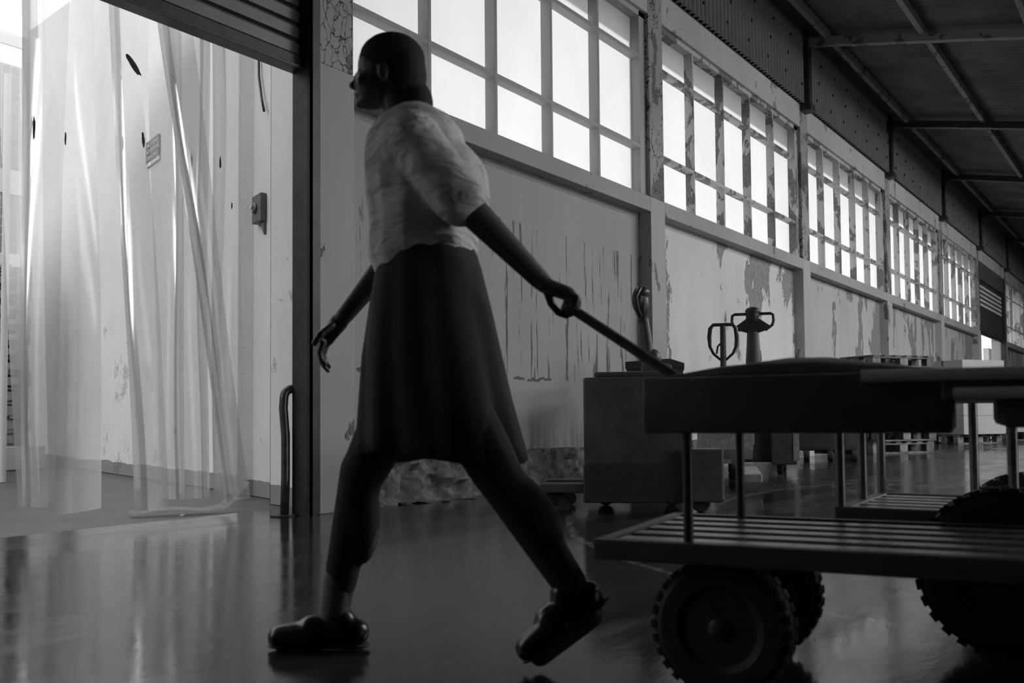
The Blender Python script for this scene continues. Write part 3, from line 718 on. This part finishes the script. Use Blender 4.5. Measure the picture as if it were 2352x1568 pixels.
# 4: low dark machine with round cap
e4 = empty('electric_pallet_truck', (8.72, -.62, 0), .304, 'dark electric truck with a round pale cap, left of the stacked pallets', 'pallet truck')
s = MB(); s.box((-.3, -.4, .14), (.3, .42, 1.1), .05); s.ell((0, -.02, 1.12), (.29, .38, .2)); s.build('body', M['blackpaint'], e4, smooth=.6)
s = MB(); s.lathe([(.17, 0), (.19, .02), (.19, .05), (.14, .07)], (0, -.05, 1.29), (0, 0, 1), 24); s.build('cap', M['greypaint'], e4, smooth=.6)
for x, y in ((-.25, -.3), (-.25, .0), (-.25, .3), (.2, -.3), (.2, .3)):
    wheel_bm((x, y, .08), .08, .07, (0, 1, 0), 20).build('wheel', M['rubber'], e4, smooth=.6)
s = MB(); s.box((-.2, -.2, .1), (.2, .2, .16)); s.build('chassis', M['blackpaint'], e4)

# ------------------------------------------------------------------ trolleys
def tyre(c, r, w_, axis, parent, knobs=True):
    c = Vector(c); ax = Vector(axis).normalized(); ref = Vector((0, 0, 1)); u = ax.cross(ref).normalized(); v = ax.cross(u); h = w_/2
    s = MB(); s.lathe([(r*.52, -h*.8), (r*.62, -h), (r*.85, -h), (r*.96, -h*.75), (r*.985, -h*.3), (r*.985, h*.3), (r*.96, h*.75), (r*.85, h), (r*.62, h), (r*.52, h*.8)], c, ax, 48)
    if knobs:
        n = 30
        for i in range(n):
            a = 2*PI*i/n
            for sd_ in (-1, 1):
                aa = a+(PI/n if sd_ > 0 else 0); rad = u*math.cos(aa)+v*math.sin(aa); tan = -u*math.sin(aa)+v*math.cos(aa)
                p = c+rad*(r*.965)+ax*(sd_*h*.5); pts = []
                for (i1, i2, i3) in ((-1, -1, -1), (1, -1, -1), (1, 1, -1), (-1, 1, -1), (-1, -1, 1), (1, -1, 1), (1, 1, 1), (-1, 1, 1)):
                    pts.append(s.bm.verts.new(p+tan*(i1*r*.06)+ax*(i2*h*.38)+rad*(i3*r*.035)))
                for q in ((0, 3, 2, 1), (4, 5, 6, 7), (0, 1, 5, 4), (1, 2, 6, 5), (2, 3, 7, 6), (3, 0, 4, 7)): s.bm.faces.new([pts[i_] for i_ in q])
    w0 = s.build('tyre', M['rubber'], parent, smooth=.5)
    s = MB(); s.lathe([(.012, -h*1.05), (r*.16, -h*.9), (r*.2, -h*.4), (r*.48, -h*.35), (r*.55, -h*.75), (r*.55, h*.75), (r*.48, h*.35), (r*.2, h*.4), (r*.16, h*.9), (.012, h*1.05)], c, ax, 32); s.build('wheel_disc', M['black'], w0, smooth=.6)
    return w0
# local frame: x along the trolley away from the puller, y towards the wall, z up
def deck(root, Lx, Wy, z0, z1, ns, matf, mats, y0=0):
    s = MB(); t = .035
    s.box((0, y0, z0), (Lx, y0+t, z1), .004); s.box((0, y0+Wy-t, z0), (Lx, y0+Wy, z1), .004); s.box((0, y0+t, z0), (t, y0+Wy-t, z1), .004); s.box((Lx-t, y0+t, z0), (Lx, y0+Wy-t, z1), .004)
    s.build('deck_frame', matf, root)
    gap = (Wy-2*t)/ns
    for i in range(ns):
        yy = y0+t+gap*(i+.5); s = MB(); s.box((t, yy-gap*.26, z1-.014), (Lx-t, yy+gap*.26, z1-.004), .003); s.build('deck_slat', mats, root)
ang1 = math.atan2(-.985, .17)
t1 = empty('platform_trolley', (-2.262, -3.44, 0), ang1, 'dark two-tier trolley with a slatted lower deck, pulled by the person', 'trolley')
deck(t1, 1.5, .62, .292, .336, 5, M['blackpaint'], M['galv'])
for x in (.26, 1.22):
    for y, n in ((.10, -1), (.52, 1)): tyre((x, y, .15), .15, .085, (0, 1, 0), t1)
    s = MB(); s.cyl((x, .06, .15), (x, .56, .15), .012, 12); s.box((x-.03, .16, .15), (x+.03, .20, .30)); s.box((x-.03, .42, .15), (x+.03, .46, .30)); s.build('axle', M['steel'], t1)
s = MB(); s.box((.11, .02, .565), (.72, .6, .685), .008); s.build('upper_tray', M['blackpaint'], t1, smooth=.6)
s = MB(); s.box((.80, .03, .575), (1.4, .59, .66), .015); s.build('storage_box', M['blackpaint'], t1, smooth=.6)
for z, r, xa in ((.676, .012, .56), (.640, .011, .72)):
    for y in (.0, .62):
        s = MB(); s.cyl((xa, y, z), (1.5, y, z), r, 14); s.build('top_rail', M['railpaint'], t1, smooth=.6)
s = MB(); s.box((.70, .012, .628), (1.49, .61, .672), .004); s.build('upper_deck', M['blackpaint'], t1)
for x, y in ((.2, .05), (.2, .57), (1.46, .02), (1.46, .6)):
    s = MB(); s.cyl((x, y, .3), (x, y, .67), .011, 12); s.build('post', M['black'], t1, smooth=.6)
# pull bar with cross grip
pb = MB(); base_inv = (Matrix.Translation(t1.location) @ Matrix.Rotation(ang1, 4, 'Z')).inverted()
Fp = Vector((-.582, .813, 0)); Lp = Vector((-.813, -.582, 0)); PB = Vector((-2.247, -2.922, 0))
def pw(s_, l_, z_): return PB+Fp*s_+Lp*l_+Vector((0, 0, z_))
gA, gB = base_inv @ pw(-.37, .235, .868), base_inv @ pw(-.37, .085, .868); gC = base_inv @ pw(-.37, .155, .868)
pb.cyl(gA, gB, .011, 12); pb.cyl(gC, (.18, .12, .675), .012, 12); pb.build('pull_bar', M['blackpaint'], t1, smooth=.6)
# tarpaulin heaped on the tray
s = MB(); bm = s.bm; rows = []
nx, ny = 30, 12
for i in range(nx+1):
    r_ = []
    for j in range(ny+1):
        u, v = i/nx, j/ny; x = .13+.60*u; y = .03+.56*v
        e = (math.sin(PI*u)**.5)*(math.sin(PI*v)**.4) if 0 < u < 1 and 0 < v < 1 else 0
        z = .686+.045*e*(.55+.45*math.sin(PI*min(1, u*1.15)))+.006*noise.noise(Vector((x*14, y*14, 1)))*e
        r_.append(bm.verts.new((x, y, z)))
    rows.append(r_)
for A, B in zip(rows, rows[1:]):
    for j in range(ny): bm.faces.new((A[j], A[j+1], B[j+1], B[j]))
ring_ = [rows[i][0] for i in range(nx+1)]+[rows[nx][j] for j in range(1, ny+1)]+[rows[i][ny] for i in range(nx-1, -1, -1)]+[rows[0][j] for j in range(ny-1, 0, -1)]
bm.faces.new(ring_[::-1])
tp = s.build('tarpaulin', M['tarp'], smooth=True); tp.location = t1.location; tp.rotation_euler = t1.rotation_euler
tag(tp, 'folded black tarpaulin lying on the upper tray of the pulled trolley', 'tarpaulin')

ang2 = math.atan2(-.995, .05)
t2 = empty('platform_trolley', (-1.39, -3.70, 0), ang2, 'parked steel trolley with knobbly tyres and tube posts behind the pulled one', 'trolley')
deck(t2, 1.35, .58, .316, .348, 5, M['blackpaint'], M['galv'])
for x in (.43,):
    tyre((x, -.06, .21), .21, .09, (0, 1, 0), t2); tyre((x, .66, .21), .21, .09, (0, 1, 0), t2)
    s = MB(); s.cyl((x, -.09, .21), (x, .69, .21), .014, 12); s.box((x-.03, .1, .2), (x+.03, .14, .32)); s.box((x-.03, .44, .2), (x+.03, .48, .32)); s.build('axle', M['steel'], t2)
for y in (.1, .48):
    tyre((1.2, y, .13), .13, .06, (0, 1, 0), t2, False)
    s = MB(); s.box((1.17, y-.045, .12), (1.23, y-.035, .32)); s.box((1.17, y+.035, .12), (1.23, y+.045, .32)); s.cyl((1.2, y-.05, .13), (1.2, y+.05, .13), .01, 8); s.build('caster_fork', M['steel'], t2)
for x, y in ((.015, .015), (.015, .29), (.015, .565), (.29, .57), (.42, .30), (1.33, .015), (1.33, .565)):
    s = MB(); s.cyl((x, y, .318), (x, y, .66), .0135, 14); s.build('post', M['tube'], t2, smooth=.6)
s = MB(); s.cyl((0, .015, .665), (1.35, .015, .665), .0135, 12); s.cyl((0, .565, .665), (1.35, .565, .665), .0135, 12); s.cyl((.0, .0, .665), (0, .58, .665), .0135, 12); s.build('top_rail', M['tube'], t2, smooth=.6)
s = MB(); s.box((.02, .03, .635), (1.33, .55, .655), .005); s.build('upper_tray', M['black'], t2)

# ------------------------------------------------------------------ the person
pr_ = empty('person', tuple(PB), math.atan2(Fp.y, Fp.x), 'person in pale shirt and dark knee-length smock striding left, hauling the trolley', 'person')
b = MB()
# head, neck
HT = Matrix.Rotation(math.radians(8), 3, 'Y')
b.ell((.056, 0, 1.512), (.080, .068, .085)); b.ell((.085, 0, 1.455), (.056, .055, .07)); b.ell((.10, 0, 1.41), (.036, .036, .026))
b.ell((.124, 0, 1.487), (.014, .036, .011)); b.ell((.146, 0, 1.456), (.016, .011, .013)); b.ell((.138, 0, 1.472), (.010, .008, .022))
b.ell((.134, 0, 1.428), (.012, .022, .006)); b.ell((.132, 0, 1.418), (.011, .02, .006)); b.ell((.128, 0, 1.400), (.014, .018, .013))
for q in (-1, 1):
    b.ell((.05, q*.071, 1.47), (.018, .008, .03)); b.ell((.115, q*.038, 1.455), (.018, .014, .018))
hc = Vector((.08, 0, 1.475))
for v in b.bm.verts: v.co.x += .026; v.co = hc+(v.co-hc)*.88
b.cap((.055, 0, 1.45), (.018, 0, 1.33), .047, .055)
# trunk
b.cap((.0, -.10, 1.28), (.0, .10, 1.28), .075, .075); b.cap((0, 0, 1.24), (-.01, 0, .95), .11, .10, fl=1.3); b.cap((-.02, -.07, .87), (-.02, .07, .87), .1, .1)
# front (far side) leg
b.cap((-.01, -.08, .84), (.150, -.10, .47), .082, .055); b.cap((.158, -.10, .47), (.228, -.105, .09), .052, .032); b.ell((.160, -.10, .34), (.050, .050, .12)); b.cap((.22, -.105, .05), (.36, -.11, .035), .036, .028)
# trailing (near side) leg
b.cap((-.02, .08, .84), (-.20, .10, .47), .082, .055); b.cap((-.20, .10, .47), (-.40, .11, .16), .052, .032); b.ell((-.285, .105, .37), (.055, .052, .09), Matrix.Rotation(.55, 3, 'Y')); b.cap((-.42, .11, .13), (-.30, .115, .035), .034, .026)
# near arm back to the trolley grip
b.cap((-.01, .165, 1.27), (-.15, .195, 1.085), .05, .037); b.cap((-.15, .195, 1.085), (-.31, .165, .925), .038, .024)
b.cap((-.315, .15, .915), (-.375, .145, .893), .017, .015); b.cap((-.315, .18, .915), (-.375, .183, .893), .017, .015); b.cap((-.315, .165, .918), (-.372, .165, .897), .018, .016)
for i, (dl, ln) in enumerate(((.127, .9), (.148, 1.05), (.169, 1.0), (.189, .8))):
    c0 = Vector((-.372, dl+.002*i, .893)); p = [c0, c0+Vector((-.026, 0, -.014))*ln, c0+Vector((-.022, 0, -.040))*ln, c0+Vector((.0, 0, -.047))*ln]
    for q in range(3): b.cap(p[q], p[q+1], .0088-.0006*q, .0082-.0006*q, 8)
tpnts = [Vector((-.325, .135, .905)), Vector((-.335, .115, .878)), Vector((-.352, .112, .856)), Vector((-.372, .122, .846))]
for q in range(3): b.cap(tpnts[q], tpnts[q+1], .0115-.001*q, .0105-.001*q, 8)
# far arm swinging forward
b.cap((.01, -.165, 1.27), (.09, -.20, 1.05), .05, .036); b.cap((.09, -.20, 1.05), (.22, -.17, .88), .037, .024); b.cap((.23, -.168, .868), (.265, -.165, .82), .026, .022, fl=.6)
for i, dl in enumerate((-.035, -.012, .011, .032)):
    c0 = Vector((.268, -.165+dl*.9, .812)); k_ = (.85, 1, .97, .8)[i]
    p = [c0, c0+Vector((.012, 0, -.034))*k_, c0+Vector((.008, 0, -.06))*k_, c0+Vector((-.006, 0, -.078))*k_]
    for q in range(3): b.cap(p[q], p[q+1], .009-.0007*q, .0083-.0007*q, 8)
p = [Vector((.245, -.14, .855)), Vector((.27, -.118, .83)), Vector((.285, -.11, .805))]
for q in range(2): b.cap(p[q], p[q+1], .011, .0095, 8)
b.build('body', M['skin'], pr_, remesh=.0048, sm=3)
s = MB()
for q in (-1, 1): s.ell((.147, q*.033, 1.470), (.010, .012, .008), seg=12)

for v in s.bm.verts: v.co = hc+(v.co-hc)*.88
s.build('eye', M['eye'], pr_, smooth=True)
s = MB(); s.ell((.060, 0, 1.530), (.098, .082, .080)); s.ell((.026, 0, 1.48), (.068, .084, .10)); s.ell((-.004, 0, 1.40), (.056, .068, .07)); 
for v in s.bm.verts: v.co = hc+(v.co-hc)*.88
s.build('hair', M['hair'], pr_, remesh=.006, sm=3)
# shirt
s = MB(); s.cap((.0, -.12, 1.265), (.0, .12, 1.265), .08, .08); s.cap((.0, 0, 1.27), (-.02, 0, 1.03), .13, .14, fl=1.3); s.ell((-.055, 0, 1.17), (.135, .175, .15)); s.cap((.03, 0, 1.335), (.01, 0, 1.28), .058, .085)
s.cap((-.01, .16, 1.265), (-.125, .192, 1.11), .066, .060); s.cap((.01, -.16, 1.265), (.075, -.195, 1.09), .066, .06)
sh = s.build('shirt', M['shirt'], pr_, remesh=.0075, sm=4)
def folds(o, size, st):
    tx = bpy.data.textures.new('folds', 'CLOUDS'); tx.noise_scale = size; tx.noise_depth = 2
    dm = o.modifiers.new('folds', 'DISPLACE'); dm.texture = tx; dm.strength = st; dm.texture_coords = 'LOCAL'; dm.mid_level = .45
folds(sh, .16, .022)
# smock / skirt lofted from waist to hem with folds
s = MB(); prof = [(1.06, -.02, .118, .165), (.98, -.03, .135, .178), (.88, -.035, .155, .185), (.76, -.04, .175, .19), (.64, -.05, .19, .19), (.55, -.06, .203, .188), (.505, -.065, .21, .185)]
rings = []
for inner in (0, 1):
    seq = prof if not inner else prof[::-1]
    for (z, sx, rx, ry) in seq:
        k_ = (1.06-z)/.56; ring = []
        for i in range(64):
            a = 2*PI*i/64; f = 1+.05*k_*math.sin(9*a+2*z)+.025*k_*math.sin(17*a); q = .97 if inner else 1
            ring.append(s.bm.verts.new((sx+rx*f*q*math.cos(a), ry*f*q*math.sin(a), z+(.02*k_*math.sin(a*2)))))
        rings.append(ring)
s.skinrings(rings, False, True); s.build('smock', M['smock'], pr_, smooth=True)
# dark leggings down to the ankles
s = MB(); s.cap((-.01, -.08, .80), (.150, -.10, .47), .090, .062); s.cap((.156, -.10, .47), (.218, -.105, .17), .060, .043); s.ell((.164, -.10, .35), (.055, .056, .13)); s.build('legging', M['smock'], pr_, remesh=.007, sm=2)
s = MB(); s.cap((-.02, .08, .80), (-.20, .10, .47), .090, .062); s.cap((-.20, .10, .47), (-.375, .11, .20), .060, .042); s.ell((-.285, .105, .37), (.056, .056, .12), Matrix.Rotation(.55, 3, 'Y')); s.build('legging', M['smock'], pr_, remesh=.007, sm=2)
# sock and shoes
s = MB(); s.cap((.232, -.105, .10), (.218, -.103, .19), .039, .042); s.build('sock', M['sock'], pr_, remesh=.006, sm=2)
def shoe(toe, heel, up_, lat):
    toe, heel = Vector(toe), Vector(heel); d = (toe-heel); u = Vector(up_).normalized(); s = MB()
    s.cap(heel+d*.12+u*.032, heel+d*.55+u*.036, .040, .043); s.cap(heel+d*.5+u*.028, toe-d*.12+u*.02, .042, .034, fl=1.15); s.cap(heel+d*.22+u*.045, heel+d*.27+u*.066, .041, .04)
    up = s.build('shoe', M['shoe'], pr_, remesh=.006, sm=3)
    s = MB(); s.cap(heel+d*.10+u*.0, heel+d*.5+u*.0, .038, .034); s.cap(heel+d*.5, toe-d*.12, .036, .034)
    for v in s.bm.verts:
        h = (v.co-heel).dot(u); v.co -= u*h*.75
    s.build('sole', M['rubber'], up, smooth=True); return up
shoe((.405, -.112, .012), (.150, -.105, .012), (0, 0, 1), 0)
dd = Vector((.5, 0, -.42)).normalized(); shoe((-.262, .115, .022), (-.455, .11, .165), Vector((.6, 0, .8)), 0)

# ------------------------------------------------------------------ litter
def scrap(name, loc, size, rz, lab, cat, seed, mat='litter'):
    s = MB(); rnd = random.Random(seed); n = 9; pts = []
    for i in range(n):
        a = 2*PI*i/n; r = .7+.5*rnd.random(); pts.append((size[0]*r*math.cos(a), size[1]*r*math.sin(a), .003+.012*rnd.random()))
    c = s.bm.verts.new((0, 0, .016)); cb = s.bm.verts.new((0, 0, 0.001)); V = [s.bm.verts.new(p) for p in pts]
    for i in range(n): s.bm.faces.new((c, V[i], V[(i+1) % n])); s.bm.faces.new((cb, V[(i+1) % n], V[i]))
    o = s.build(name, M[mat], smooth=.3); o.location = loc; o.rotation_euler = (0, 0, rz); return tag(o, lab, cat)
scrap('paper_scrap', (-2.93, -1.46, 0), (.035, .013), 2.1, 'crumpled pale scrap on the wet floor left of the walking person', 'scrap', 3)
scrap('paper_scrap', (-.42, .66, 0), (.02, .01), .3, 'tiny white scrap at the foot of the plastic strips', 'scrap', 5)
for i, (x, y, sx) in enumerate(((1.1, -.02, .09), (1.28, -.08, .06), (.92, -.0, .05), (1.55, -.1, .07))):
    scrap('plaster_lump', (x, y, 0), (sx, sx*.6), i, 'fallen plaster lump at the crumbling plinth, %s' % ('the widest', 'just right of the widest', 'the smallest, leftmost', 'the rightmost')[i], 'plaster lump', 20+i, 'plinth')
